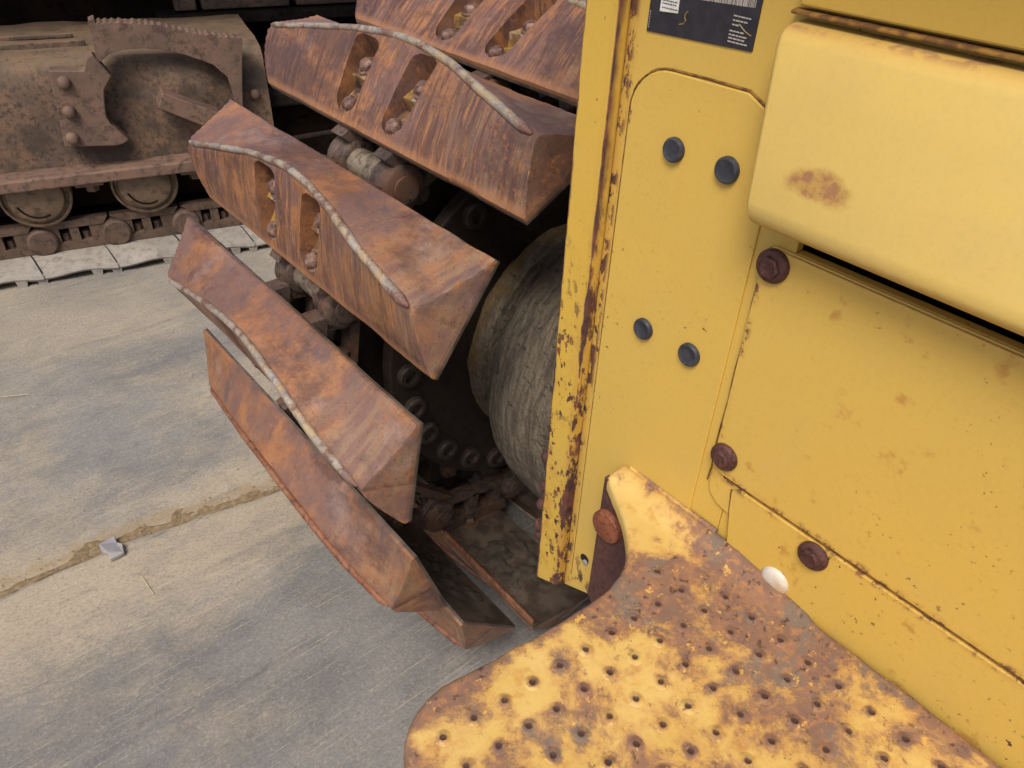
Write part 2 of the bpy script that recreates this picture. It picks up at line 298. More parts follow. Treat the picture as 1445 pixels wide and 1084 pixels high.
def mk_ground(name, sand=False):
    b = NB(name); x, y, z = b.xyz()
    wv = b.noise(1.1, det=3, col=True)
    dv = b.n('ShaderNodeVectorMath'); dv.operation = 'MULTIPLY_ADD'; b.t.links.new(wv, dv.inputs[0]); dv.inputs[1].default_value = (.30, .30, 0); b.t.links.new(b.P, dv.inputs[2])
    # long curved smears
    s1 = b.noise(1.0, b.vec(1.5, 2.4, 1, rot=(0, 0, R(24)), src=dv.outputs[0]), det=10, ro=.68)
    s2 = b.noise(1.0, b.vec(10, 15, 1, rot=(0, 0, R(30)), src=dv.outputs[0]), det=10, ro=.78)
    s3 = b.noise(1.0, b.vec(30, 60, 1, rot=(0, 0, R(15)), src=dv.outputs[0]), det=6, ro=.6)
    big = b.noise(1.6, b.vec(off=(1.4, 3.1, 0)), det=5)
    v = b.add(b.mul(s1, .55), b.add(b.mul(s2, .20), b.add(b.mul(big, .45), b.add(b.mul(s3, .14), b.mul(b.noise(7, det=9, ro=.7), .12)))))
    near = b.mul(b.sm(b.ab(b.sub(y, 1.56)), .28, .02), b.sm(y, 1.3, 1.5)); near2 = b.mul(b.sm(b.ab(b.sub(y, 1.45)), .2, .02), .5)
    v = b.add(v, b.mul(b.mx(near, near2), .12))
    v = b.add(v, b.mul(b.sm(y, 1.45, .85), -.10)); f = b.sm(v, .62, .86)  # less tan, more grey towards low y
    grey = b.mix(b.sm(b.noise(4, det=6), .4, .6), lin('6c6a68'), lin('7c7975')); tan = b.mix(b.noise(5), lin('968a76'), lin('a79a85'))
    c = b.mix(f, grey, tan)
    c = b.mix(b.mul(b.sm(s2, .56, .66), .45), c, lin('5a5958'))
    c = b.mix(b.mul(b.sm(b.noise(1.0, b.vec(3, 11, 1, rot=(0, 0, R(-12)), src=dv.outputs[0]), det=7), .60, .68), .45), c, lin('4e4c4c'))
    c = b.mix(b.mul(b.sm(b.noise(180, det=5, ro=.7), .55, .7), .35), c, lin('57524c'))
    c = b.mix(b.mul(b.sm(b.noise(1.0, b.vec(8, 190, 1, rot=(0, 0, R(40)))), .66, .72), .35), c, lin('b5a98f'))
    c = b.mix(b.mul(b.sm(b.noise(90, det=4), .70, .73), .6), c, lin('a09a8c'))
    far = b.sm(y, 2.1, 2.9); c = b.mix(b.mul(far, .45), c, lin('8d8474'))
    sx = b.add(b.sub(y, 1.615), b.add(b.mul(b.sub(b.noise(9, det=6, ro=.7), .5), .03), b.mul(b.mx(b.sub(x, .12), 0.), .18)))
    blu = b.mul(b.sm(b.noise(1.0, b.vec(1.4, 2.2, 1, off=(4, 2, 0), rot=(0, 0, R(14)), src=dv.outputs[0]), det=9, ro=.7), .50, .62), .38); c = b.mix(blu, c, lin('605f60'))
    arcs = b.sm(b.noise(1.0, b.vec(.8, 14, 1, off=(1, 2, 0), rot=(0, 0, R(18)), src=dv.outputs[0]), det=4, ro=.5), .60, .68); c = b.mix(b.mul(arcs, .28), c, lin('57565a'))
    lip = b.mul(b.sm(b.ab(sx), .016, .003), b.sm(b.noise(30, det=6), .3, .55)); c = b.mix(b.mul(lip, .9), c, lin('54422c'))
    gr = b.noise(1.0, b.vec(120, 150, 1, rot=(0, 0, R(30))), det=6, ro=.8); c = b.mix(b.mul(b.sm(gr, .50, .62), .42), c, lin('5c574f')); c = b.mix(b.mul(b.sm(gr, .48, .34), .35), c, lin('b3a68c'))
    scr = b.noise(1.0, b.vec(5, 260, 1, rot=(0, 0, R(-35))), det=3); c = b.mix(b.mul(b.sm(scr, .66, .70), .45), c, lin('b0a282'))
    for k_, (an, th) in enumerate(((12, .70), (58, .71), (-20, .71), (34, .69))):
        sk = b.noise(1.0, b.vec(5, 330, 1, off=(k_ * 3.1, k_, 0), rot=(0, 0, R(an))), det=2, ro=.4)
        c = b.mix(b.mul(b.sm(sk, th - .01, th + .03), .4), c, lin('c2b8a2') if k_ % 2 else lin('504c48'))
    fz = b.mul(b.sm(b.add(b.mul(b.ab(b.sub(sx, .035)), 9), b.mul(b.noise(14, det=8, ro=.75), 1.3)), 1.0, .62), .7); c = b.mix(fz, c, lin('8d7858'))
    if sand: c = b.mix(b.sm(b.noise(60, det=7, ro=.7), .4, .65), lin('6c5a3e'), lin('88755a'))
    return b.out(c, .78, b.add(b.noise(150, det=6, ro=.75), b.mul(s2, 1.6)), .6, .004, spec=.35)
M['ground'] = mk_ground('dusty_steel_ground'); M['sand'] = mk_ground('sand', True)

# ------------------------------------------------------------------ mesh helpers
def tag(o, label=None, cat=None, group=None, kind=None):
    for k, v in (('label', label), ('category', cat), ('group', group), ('kind', kind)):
        if v: o[k] = v
    return o
def empty(name, loc, rz=0):
    o = bpy.data.objects.new(name, None); col.objects.link(o); o.location = loc; o.rotation_euler = (0, 0, rz); o.empty_display_size = .1
    return o
def link(name, me, mat, parent=None, mw=None, smooth=None, bevel=0, seg=2):
    """ parent: object whose children use the coordinates mw maps to the WORLD """
    o = bpy.data.objects.new(name, me); col.objects.link(o)
    for m in (mat if isinstance(mat, (list, tuple)) else [mat]):
        if len(me.materials) < (len(mat) if isinstance(mat, (list, tuple)) else 1): me.materials.append(m)
    if smooth is not None:
        me.shade_smooth(); me.set_sharp_from_angle(angle=R(smooth))
    if bevel:
        b = o.modifiers.new('bevel', 'BEVEL'); b.width = bevel; b.segments = seg; b.limit_method = 'ANGLE'; b.angle_limit = R(35)
        b.harden_normals = False
    setpar(o, parent, mw)
    return o
def wmat(o):
    m = o.matrix_basis.copy()
    return (wmat(o.parent) @ o.matrix_parent_inverse @ m) if o.parent else m
def setpar(o, parent, mw):
    mw = mw or Matrix.Identity(4)
    if parent is None: o.matrix_basis = mw
    else:
        o.parent = parent; o.matrix_basis = wmat(parent).inverted() @ mw
class MB:
    def __init__(s): s.bm = bmesh.new()
    def mesh(s, name):
        bmesh.ops.recalc_face_normals(s.bm, faces=s.bm.faces)
        me = bpy.data.meshes.new(name); s.bm.to_mesh(me); s.bm.free(); return me
    def quadface(s, pts, mi=0):
        f = s.bm.faces.new([s.bm.verts.new(p) for p in pts]); f.material_index = mi; return f
    def hexa(s, p):                                   # 8 points bottom 4, top 4
        v = [s.bm.verts.new(q) for q in p]
        for f in ((3, 2, 1, 0), (4, 5, 6, 7), (0, 1, 5, 4), (1, 2, 6, 5), (2, 3, 7, 6), (3, 0, 4, 7)): s.bm.faces.new([v[i] for i in f])
        return s
    def box(s, x0, x1, y0, y1, z0, z1):
        return s.hexa([(x0, y0, z0), (x1, y0, z0), (x1, y1, z0), (x0, y1, z0), (x0, y0, z1), (x1, y0, z1), (x1, y1, z1), (x0, y1, z1)])
    def prism(s, pts, fn0, fn1):                       # outline pts -> two caps
        a = [s.bm.verts.new(fn0(*p)) for p in pts]; b = [s.bm.verts.new(fn1(*p)) for p in pts]; n = len(pts)
        s.bm.faces.new(a); s.bm.faces.new(b[::-1])
        for i in range(n): s.bm.faces.new((a[i], b[i], b[(i + 1) % n], a[(i + 1) % n]))
        return s
    def lathe(s, prof, origin, axis, n=24, up=None, jit=0):  # prof [(t along axis, r)]
        ax = Vector(axis).normalized(); u = ax.orthogonal().normalized(); v = ax.cross(u); o = Vector(origin); rows = []
        for t, r in prof:
            rows.append([s.bm.verts.new(o + ax * t + (u * math.cos(2 * math.pi * k / n) + v * math.sin(2 * math.pi * k / n)) * max(r * (1 + (random.uniform(-jit, jit) if jit else 0)), 1e-5)) for k in range(n)])
        for i in range(len(rows) - 1):
            for k in range(n): s.bm.faces.new((rows[i][k], rows[i][(k + 1) % n], rows[i + 1][(k + 1) % n], rows[i + 1][k]))
        s.bm.faces.new(rows[0][::-1]); s.bm.faces.new(rows[-1]); return s
    def tube(s, pts, rad, n=8, jit=0., flat=1.):
        rows = []
        for i, p in enumerate(pts):
            p = Vector(p); a = Vector(pts[max(i - 1, 0)]); b = Vector(pts[min(i + 1, len(pts) - 1)]); t = (b - a).normalized()
            u = t.cross(Vector((0, .12, 1))).normalized() if abs(t.z) < .95 else t.cross(Vector((1, 0, 0))).normalized(); v = t.cross(u)
            r = (rad[i] if isinstance(rad, (list, tuple)) else rad)
            rows.append([s.bm.verts.new(p + (u * math.cos(2 * math.pi * k / n) + v * math.sin(2 * math.pi * k / n) * flat) * r * (1 + jit * random.uniform(-1, 1))) for k in range(n)])
        for i in range(len(rows) - 1):
            for k in range(n): s.bm.faces.new((rows[i][k], rows[i][(k + 1) % n], rows[i + 1][(k + 1) % n], rows[i + 1][k]))
        s.bm.faces.new(rows[0][::-1]); s.bm.faces.new(rows[-1]); return s
def arc(cx, cy, r, a0, a1, n=6):
    return [(cx + r * math.cos(R(a0 + (a1 - a0) * i / n)), cy + r * math.sin(R(a0 + (a1 - a0) * i / n))) for i in range(n + 1)]
def interp(xs, ys, x):
    if x <= xs[0]: return ys[0]
    for i in range(len(xs) - 1):
        if x <= xs[i + 1]:
            t = (x - xs[i]) / (xs[i + 1] - xs[i]); return ys[i] + (ys[i + 1] - ys[i]) * t
    return ys[-1]
def smooth_interp(xs, ys, x):                           # Catmull-Rom, uniform xs
    n = len(xs); u = (x - xs[0]) / (xs[-1] - xs[0]) * (n - 1); u = min(max(u, 0), n - 1.0001); i = int(u); t = u - i
    p = [ys[min(max(j, 0), n - 1)] for j in (i - 1, i, i + 1, i + 2)]
    return .5 * (2 * p[1] + (p[2] - p[0]) * t + (2 * p[0] - 5 * p[1] + 4 * p[2] - p[3]) * t * t + (3 * p[1] - p[0] - 3 * p[2] + p[3]) * t ** 3)

# ------------------------------------------------------------------ ground
def ground():
    def axis(lo, hi, step, far):
        a = [lo + (hi - lo) * i / round((hi - lo) / step) for i in range(round((hi - lo) / step) + 1)]
        return [-far, -far / 4, lo - 6, lo - 2, lo - .6] + a + [hi + .6, hi + 2, hi + 6, far / 4, far]
    X = axis(-.6, 1.5, .0125, 120); Y = axis(.2, 3.2, .0125, 120)
    vs = []; fs = []
    for j, y in enumerate(Y):
        for i, x in enumerate(X):
            ys = 1.615 - .18 * max(x - .1225, 0) + .012 * mnoise.noise((x * 6, 0, 1))
            z = GZ + .004 * mnoise.noise((x * 1.5, y * 1.5, 0)) + .0015 * mnoise.noise((x * 9, y * 9, 3))
            e = y - ys
            z += .006 / (1 + math.exp(-min(max(-e / .006, -40), 40)))        # nearer sheet laps over the farther one
            z -= .006 * math.exp(-(e / .012) ** 2)
            vs.append((x, y, z))
    n = len(X)
    for j in range(len(Y) - 1):
        for i in range(n - 1): fs.append((j * n + i, j * n + i + 1, (j + 1) * n + i + 1, (j + 1) * n + i))
    me = bpy.data.meshes.new('ground'); me.from_pydata(vs, [], fs)
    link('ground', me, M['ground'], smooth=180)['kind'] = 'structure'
    # sand gathered in the seam
    m = MB(); 
    def ridge(x): return 1.622 - .18 * max(x - .1225, 0) + .012 * mnoise.noise((x * 6, 0, 1))
    nx, ny = 150, 14; grid = []
    for i in range(nx):
        x = -.7 + 2.0 * i / (nx - 1); row = []
        wd = .011 + .010 * max(0, mnoise.noise((x * 5, 2, 0)) + .3) + (.07 if 0 < x < .30 else .015) * max(0, .5 + mnoise.noise((x * 11, 5, 0))) + (.03 if x > .25 else 0)
        for j in range(ny):
            t = j / (ny - 1); y = ridge(x) - .010 + t * wd + .003 * mnoise.noise((x * 60, y0 if False else t * 9, 0))
            z = GZ - .003 + .009 * math.sin(math.pi * t) ** .8 * (1 - t * .45) * (.55 + .5 * mnoise.noise((x * 25, t * 3, 4))) + .002 * mnoise.noise((x * 80, t * 20, 0))
            row.append(m.bm.verts.new((x, y, z)))
        grid.append(row)
    for i in range(nx - 1):
        for j in range(ny - 1): m.bm.faces.new((grid[i][j], grid[i + 1][j], grid[i + 1][j + 1], grid[i][j + 1]))
    tag(link('sand', m.mesh('sand'), M['sand'], smooth=180), 'brown sand gathered along the seam between two ground plates', 'sand', kind='stuff')
ground()

# ------------------------------------------------------------------ near bulldozer
dozer = empty('bulldozer', (1.6, 0, GZ))
tag(dozer, 'yellow crawler bulldozer seen close up, rust on its triangular swamp track shoes and dimpled step', 'bulldozer')
ID = Matrix.Identity(4)
def part(name, m, mat, parent=dozer, mw=None, label=None, **k):
    o = link(name, m.mesh(name) if isinstance(m, MB) else m, mat, parent, mw, **k)
    if label: o['label'] = label
    return o

# ---- swamp track shoe (local: x = q tangential, y = world y, z = radial outward)
CX, CZ, RB_ = .9875, .4905, .560
W2 = .093; YI, YO = .708, 1.5594; AI, AO_ = .7304, 1.5098
Q = [-.0133, .0134, .0397, .0519, .038, .0089, -.015][::-1]       # index 0 at inner end
HH = [.0713, .0766, .0815, .0849, .0877, .0867, .0764][::-1]
KY = [AI + (AO_ - AI) * i / 6 for i in range(7)]
def apex(y):
    y = min(max(y, AI), AO_); return smooth_interp(KY, Q, y), smooth_interp(KY, HH, y)
def slotmask(q, y):
    """depth 0..1 of the bolt slots cut in the lower face"""
    a, h = apex(y); r = 0
    for yc, sl in ((1.203, .05), (1.050, -.20)):
        t = (q + W2) / (2 * W2); c = yc + sl * (q + .03); hw = .024 + .015 * t
        lo, hi = -.080, a - .009
        if q < lo or q > hi: continue
        e = min(q - lo, hi - q); 
        if e < .02: hw *= math.sqrt(max(0, 1 - (1 - e / .02) ** 2)) * .5 + .5
        dd = hw - abs(y - c)
        r = max(r, min(max(dd / .003 + .5, 0), 1))
    return r
def slot_cutter(yc, sl, seed):
    m = MB(); lo = -.080; N = 10
    def hw(q): return .027 + .012 * (q + W2) / (2 * W2)
    def outline(q0, q1, round0, round1):
        L = []; Rr = []
        for i in range(N * 2 + 1):
            q = q0 + (q1 - q0) * i / (2 * N); w_ = hw(q)
            if round0 and q - q0 < .022: w_ *= math.sqrt(max(.02, 1 - (1 - (q - q0) / .022) ** 2))
            if round1 and q1 - q < .014: w_ *= .55 + .45 * math.sqrt(max(0, 1 - (1 - (q1 - q) / .014) ** 2))
            c = yc + sl * (q + .03); j = .0012 * mnoise.noise((q * 60, seed * 3.3, 0))
            L.append((q, c - w_ * 1.08 + j)); Rr.append((q, c + w_ + j * .5))
        return L + Rr[::-1]
    a = apex(yc)[0] - .011
    def add(pts, f):
        A = [m.bm.verts.new((q, y, f)) for q, y in pts]; B = [m.bm.verts.new((q, y, .16)) for q, y in pts]; n = len(pts)
        m.bm.faces.new(A).material_index = 1; m.bm.faces.new(B[::-1])
        for i in range(n): m.bm.faces.new((A[i], A[(i + 1) % n], B[(i + 1) % n], B[i]))
    # one solid with a stepped floor
    pts = outline(lo, a, True, True); n = len(pts); qs = -.020
    A = [m.bm.verts.new((q, y, .008 if q < qs else .031)) for q, y in pts]; B = [m.bm.verts.new((q, y, .16)) for q, y in pts]
    h = n // 2
    for i in range(h - 1 if n % 2 == 0 else h):
        if n - 2 - i <= i + 1 - 1: break
        f = m.bm.faces.new((A[i], A[i + 1], A[n - 2 - i], A[n - 1 - i])); f.material_index = 1
    for i in range(n): 
        j = (i + 1) % n
        if not (i == h - 1 or False): m.bm.faces.new((A[i], A[j], B[j], B[i]))
        else: m.bm.faces.new((A[i], A[j], B[j], B[i]))
    m.bm.faces.new(B[::-1])
    me = m.mesh('cutter'); me.materials.append(M['shoe']); me.materials.append(M['slot']); return me
def shoe_mesh(seed):
    NQ, NY = 56, 180; vs = []; fs = []; mi = []
    off = seed * 13.7
    for j in range(NY):
        t = .045 * j / 50 if j < 50 else .045 + .955 * (j - 50) / (NY - 51)
        for i in range(NQ):
            q = -W2 + 2 * W2 * i / (NQ - 1)
            yo = YO - (.085 * (abs(q) / W2) ** 2.2 if q < 0 else .0)
            yi = YI
            y = yi + (yo - yi) * t
            a, h = apex(y)
            rnd = lambda s, k: mnoise.noise((q * s, y * s, off + k))
            if q < a:
                u = (q + W2) / (a + W2); z = .004 + (h - .004) * u
                z += .004 * math.sin(math.pi * u)                      # slightly full lower face
            else:
                u = (W2 - q) / (W2 - a); z = .004 + (h - .004) * u ** 1.12
            z = min(z, .004 + (y - yi) / (AI - YI) * h * 1.0 + 0, .004 + max(yo - y, 0) / .052 * h + 0)
            # blunt the ridge
            z -= .004 * math.exp(-((q - a) / .006) ** 2)
            z += .0012 * rnd(14, 0) + .0007 * rnd(45, 5)
            # gouges along the upper face beside the ridge
            g = abs(q - a - .028 - .006 * rnd(10, 9)); 
            if q > a and y < 1.40: z += .0022 / (1 + math.exp((q - a - .030 - .008 * rnd(8, 9) - .004 * rnd(40, 2)) / .0012)) - .001
            # battered upper edge
            qe = q
            if i == NQ - 1: qe -= .004 * max(0, rnd(12, 7)) + .0015 * abs(rnd(40, 7))
            if i == 0: qe += .003 * max(0, rnd(10, 8))
            vs.append((qe, y, z)); 
    top = len(vs)
    for j in range(NY - 1):
        for i in range(NQ - 1):
            a = j * NQ + i; fs.append((a, a + 1, a + NQ + 1, a + NQ))
            qc = -W2 + 2 * W2 * (i + .5) / (NQ - 1); p = vs[a]; q_ = vs[a + NQ + 1]
            yc = (p[1] + q_[1]) / 2
            mi.append(0)
    # underside sheet
    def idx(i, j): return j * NQ + i
    ring = [idx(i, 0) for i in range(NQ)] + [idx(NQ - 1, j) for j in range(1, NY)] + [idx(i, NY - 1) for i in range(NQ - 2, -1, -1)] + [idx(0, j) for j in range(NY - 2, 0, -1)]
    base = len(vs)
    for k in ring: vs.append((vs[k][0], vs[k][1], -.008))
    n = len(ring)
    for k in range(n):
        fs.append((ring[(k + 1) % n], ring[k], base + k, base + (k + 1) % n)); mi.append(0)
    fs.append(tuple(base + k for k in range(n))); mi.append(0)
    me = bpy.data.meshes.new('track_shoe'); me.from_pydata(vs, [], fs); me.polygons.foreach_set('material_index', mi)
    me.materials.append(M['shoe']); me.materials.append(M['slot'])
    bm = bmesh.new(); bm.from_mesh(me); bmesh.ops.recalc_face_normals(bm, faces=bm.faces); bm.to_mesh(me); bm.free()
    tmp = bpy.data.objects.new('cut_target', me); col.objects.link(tmp); cuts = []
    for k, (yc, sl) in enumerate(((1.203, .06), (1.048, -.20))):
        cm = slot_cutter(yc, sl, seed + k); cu = bpy.data.objects.new('cutter', cm); col.objects.link(cu); cuts.append(cu)
        b = tmp.modifiers.new('cut', 'BOOLEAN'); b.operation = 'DIFFERENCE'; b.solver = 'EXACT'; b.object = cu; b.material_mode = 'INDEX'
    dg = bpy.context.evaluated_depsgraph_get(); dg.update()
    res = bpy.data.meshes.new_from_object(tmp.evaluated_get(dg)); res.name = 'track_shoe'
    for o in [tmp] + cuts: bpy.data.objects.remove(o)
    if len(res.materials) < 2:
        res.materials.clear(); res.materials.append(M['shoe']); res.materials.append(M['slot'])
    res.shade_smooth(); res.set_sharp_from_angle(angle=R(40)); return res
def bead_mesh(seed):
    m = MB(); pts = []; rad = []; N = 90
    for k in range(N):
        y = AO_ - .002 + (AI - AO_ + .012) * k / (N - 1); a, h = apex(y)
        t = k / (N - 1); e = min(t, 1 - t) * 45; pinch = min(1, math.sqrt(max(e, .12)))
        pts.append((a + .0012 * mnoise.noise((y * 12, seed, 0)), y, h - .0030 + .0006 * mnoise.noise((y * 22, seed, 7)) - .0015 * (1 - pinch)))
        rad.append((.0052 + .0010 * mnoise.noise((y * 10, seed, 3)) + .0004 * mnoise.noise((y * 90, seed, 3)) + .0022 * t) * pinch)
    m.tube(pts, rad, 12, .015); return m.mesh('grouser_edge')
def hexbolt_mesh(r=.0155, h=.015, wash=.0195):
    m = MB(); m.lathe([(0, wash), (.0022, wash), (.003, wash - .002)], (0, 0, 0), (0, 0, 1), 20)
    m.lathe([(.002, r), (h * .55, r * .98), (h - .003, r * .86), (h, r * .62)], (0, 0, 0), (0, 0, 1), 6)
    return m.mesh('bolt')
PIN = .2215 / 2
def link_mesh(sgn):
    """side plate of the chain, seen from its inner side; local h downwards to the pins"""
    m = MB(); hb = -.070
    yi0, yi1, yo0, yo1 = sorted([sgn * .045, sgn * .073]) + sorted([sgn * .068, sgn * .098])
    for qc, (a, b) in ((-PIN, (yi0, yi1)), (PIN, (yo0, yo1))):
        m.lathe([(a, .034), (a + .004, .040), (b - .004, .040), (b, .034)], (qc, 0, hb), (0, 1, 0), 26)
        if qc > 0:
            s0 = b if sgn > 0 else a
            m.lathe([(s0 - .002, .024), (s0 + sgn * .006, .024), (s0 + sgn * .007, .017)], (qc, 0, hb), (0, 1, 0), 20)
    ya, yb = sorted([sgn * .055, sgn * .083])
    def slab(pts, a=ya, b=yb): m.prism(pts, lambda q, h: (q, a, h), lambda q, h: (q, b, h))
    slab([(-PIN - .01, -.108), (PIN - .01, -.108), (PIN + .01, -.090), (PIN - .02, -.088), (-PIN + .02, -.088)])      # rail
    slab([(-PIN + .01, -.040), (PIN - .015, -.040), (PIN - .02, -.010), (-PIN - .0, -.010)], *sorted([sgn * .05, sgn * .088]))    # shoe pad
    slab([(-.012, -.092), (.014, -.092), (.012, -.036), (-.010, -.036)])
    slab([(-PIN + .025, -.09), (-PIN + .045, -.09), (-PIN + .045, -.036), (-PIN + .025, -.036)])
    slab([(PIN - .045, -.09), (PIN - .025, -.09), (PIN - .025, -.036), (PIN - .045, -.036)])
    return m.mesh('chain_link')
def bushing_mesh():
    m = MB(); m.lathe([(-.048, .026), (-.046, .028), (.046, .028), (.048, .026)], (-PIN, 0, -.070), (0, 1, 0), 24)
    return m.mesh('bushing')
CY = 1.13
SHOES = [shoe_mesh(k) for k in range(3)]; BEADS = [bead_mesh(k * 3.1) for k in range(3)]
BOLT = hexbolt_mesh(); NUT = hexbolt_mesh(.017, .016, .024); LK = [link_mesh(-1), link_mesh(1)]; BU = bushing_mesh()
def frame_at(phi, cx=None, cz=None):
    a = R(phi); n = Vector((-math.cos(a), 0, math.sin(a))); t = Vector((math.sin(a), 0, math.cos(a)))
    c = Vector((CX, 0, CZ)) + n * RB_ if cx is None else Vector((cx, 0, cz))
    return Matrix(((t.x, 0, n.x, c.x), (t.y, 1, n.y, 0), (t.z, 0, n.z, c.z), (0, 0, 0, 1)))
BOLTQ = [(1.200, -.060, .008), (1.214, .008, .032), (1.060, -.062, .008), (1.046, .008, .032)]
def add_shoe(phi, k, cx=None, cz=None, bead='bead'):
    F = frame_at(phi, cx, cz)
    s = link('track_shoe', SHOES[k % 3], [M['shoe'], M['slot']], dozer, F)
    link('grouser_edge', BEADS[k % 3].copy(), M[bead], s, F, smooth=40)
    for i, (y, q, hb) in enumerate(BOLTQ):
        link('bolt', BOLT, M['bolt'], s, F @ Matrix.Translation((q, y, hb)) @ Matrix.Rotation(random.uniform(0, 1), 4, 'Z'), smooth=30)
    if phi < -40:
        for y, q, hb in BOLTQ: link('nut', NUT, M['link'], s, F @ Matrix.Translation((q, y, -.007)) @ Matrix.Rotation(R(180), 4, 'X'), smooth=30)
        mud = MB(); rows = []; off = random.uniform(0, 50); y0, y1 = random.choice(((.73, .98), (.76, 1.0)))
        for i in range(40):
            row = []
            for j in range(22):
                u, v = i / 39, j / 21; y = y0 + (y1 - y0) * u; q = -.080 + .16 * v
                e = min(u, 1 - u, v, 1 - v) * 5; n = mnoise.fractal(Vector((y * 22, q * 22, off)), .8, 2, 4)
                row.append(mud.bm.verts.new(F @ Vector((q, y, -.0075 - max(-.004, min(e, 1) * (.006 + .014 * n) - .004)))))
            rows.append(row)
        for A_, B_ in zip(rows, rows[1:]):
            for j in range(21): mud.bm.faces.new((A_[j], A_[j + 1], B_[j + 1], B_[j]))
        for v_ in mud.bm.verts: v_.co = F.inverted() @ v_.co
        link('mud', mud.mesh('mud'), M['mud'], s, F, smooth=180)['kind'] = 'stuff'
    T = F @ Matrix.Translation((0, CY, 0))
    link('chain_link', LK[0], M['link'], dozer, T, smooth=35); link('chain_link', LK[1], M['link'], dozer, T, smooth=35)
    link('bushing', BU, M['bush'], dozer, T, smooth=35)
    return s
PH = [60.83, 35.47, 9.35, -18.38, -46.5]
for k, p in enumerate(PH[:4]): add_shoe(p, k, bead='bead' if k < 3 else 'rbead')
add_shoe(-46, 4, .590, .080, bead='rbead')
add_shoe(80, 2, CX - .060, CZ + RB_ - .006)
for i in range(3): add_shoe(90, i, CX + .03 + .2215 * (i + 1), CZ + RB_)
s7 = add_shoe(-80, 0, .803, -.050, bead='rbead')
F7 = frame_at(-80, .803, -.050); m = MB()
m.hexa([(.082, .712, -.007), (.094, .712, -.007), (.094, 1.54, -.007), (.082, 1.54, -.007), (.086, .712, -.022), (.094, .712, -.022), (.094, 1.54, -.022), (.086, 1.54, -.022)])
link('edge_rib', m.mesh('edge_rib'), M['rbead'], s7, F7, bevel=.003)
for i in range(5): add_shoe(-90, i + 1, 1.048 + .2215 * i, -.062)

# ---- sprocket, final drive
m = MB(); NT = 26; pts = []
for k in range(NT * 4):
    a = 2 * math.pi * k / (NT * 4); r = [.475, .475, .425, .425][k % 4]; pts.append((CX + r * math.cos(a), CZ + r * math.sin(a)))
m.prism(pts, lambda x, z: (x, CY - .03, z), lambda x, z: (x, CY + .03, z))
part('sprocket', m, M['spro'], bevel=.004)
m = MB(); m.lathe([(0, .49), (.03, .49)], (CX, 1.245, CZ), (0, 1, 0), 40); part('gap_blocker', m, M['dark'], bevel=.006)  # dark disc added to block light through the shoe gaps
m = MB()
prof = [(.40, .29), (.62, .304), (.72, .308), (.80, .304), (.85, .290), (.88, .270), (.90, .240), (.925, .215), (.93, .245), (.975, .245), (.98, .20), (1.09, .19)]
dense = []
for a, b in zip(prof, prof[1:]):
    for i in range(4): dense.append((a[0] + (b[0] - a[0]) * i / 4, a[1] + (b[1] - a[1]) * i / 4))
dense.append(prof[-1])
m.lathe(dense, (CX, 0, CZ), (0, 1, 0), 96)
for v in m.bm.verts:
    dd = Vector((v.co.x - CX, 0, v.co.z - CZ)); n = mnoise.fractal(v.co * 14, .7, 2, 4) * .006 + mnoise.noise(v.co * 4) * .008
    if dd.length > .05: v.co += dd.normalized() * n
part('final_drive', m, M['drum'], smooth=50, label='grey mud caked final drive drum behind the track shoes')
for k in range(13):
    a = 2 * math.pi * k / 13 + .32; mm = MB(); mm.lathe([(0, .022), (.016, .022), (.018, .016)], (0, 0, 0), (0, -1, 0), 18)
    mm.lathe([(.015, .014), (.026, .013)], (0, 0, 0), (0, -1, 0), 6)
    part('sprocket_bolt', mm, M['link'], mw=Matrix.Translation((CX + .43 * math.cos(a), CY - .029, CZ + .43 * math.sin(a))), smooth=35)

m = MB(); m.lathe([(0, .395), (.03, .395)], (CX, 1.025, CZ), (0, 1, 0), 52); part('sprocket_hub', m, M['spro'], bevel=.004)
for k in range(26):
    a = R(-153.3 + 13.85 * k); mm = MB(); mm.lathe([(0, .026), (.010, .026), (.014, .022), (.014, .014), (.004, .013)], (0, 0, 0), (0, -1, 0), 20)
    part('sprocket_boss', mm, M['boss'], mw=Matrix.Translation((CX + .355 * math.cos(a), 1.026, CZ + .355 * math.sin(a))), smooth=35)
# ---- track frame inside the loop, chassis behind the wall
part('track_frame', MB().box(1.36, 3.4, .80, 1.50, .14, .92), M['dark'], bevel=.02)
m = MB(); m.lathe([(0, .10), (.01, .115), (.25, .115), (.26, .10)], (1.40, .97, .13), (0, 1, 0), 28); part('track_roller', m, M['dark'], smooth=40)
m = MB(); m.lathe([(0, .10), (.01, .115), (.25, .115), (.26, .10)], (1.72, .97, .13), (0, 1, 0), 28); part('track_roller', m, M['dark'], smooth=40)
part('chassis', MB().box(.70, 3.6, -1.4, .60, .30, 1.55), M['dark'], bevel=.01)
part('axle_housing', MB().box(.72, 1.25, .58, .70, .25, .80), M['dark'], bevel=.03)

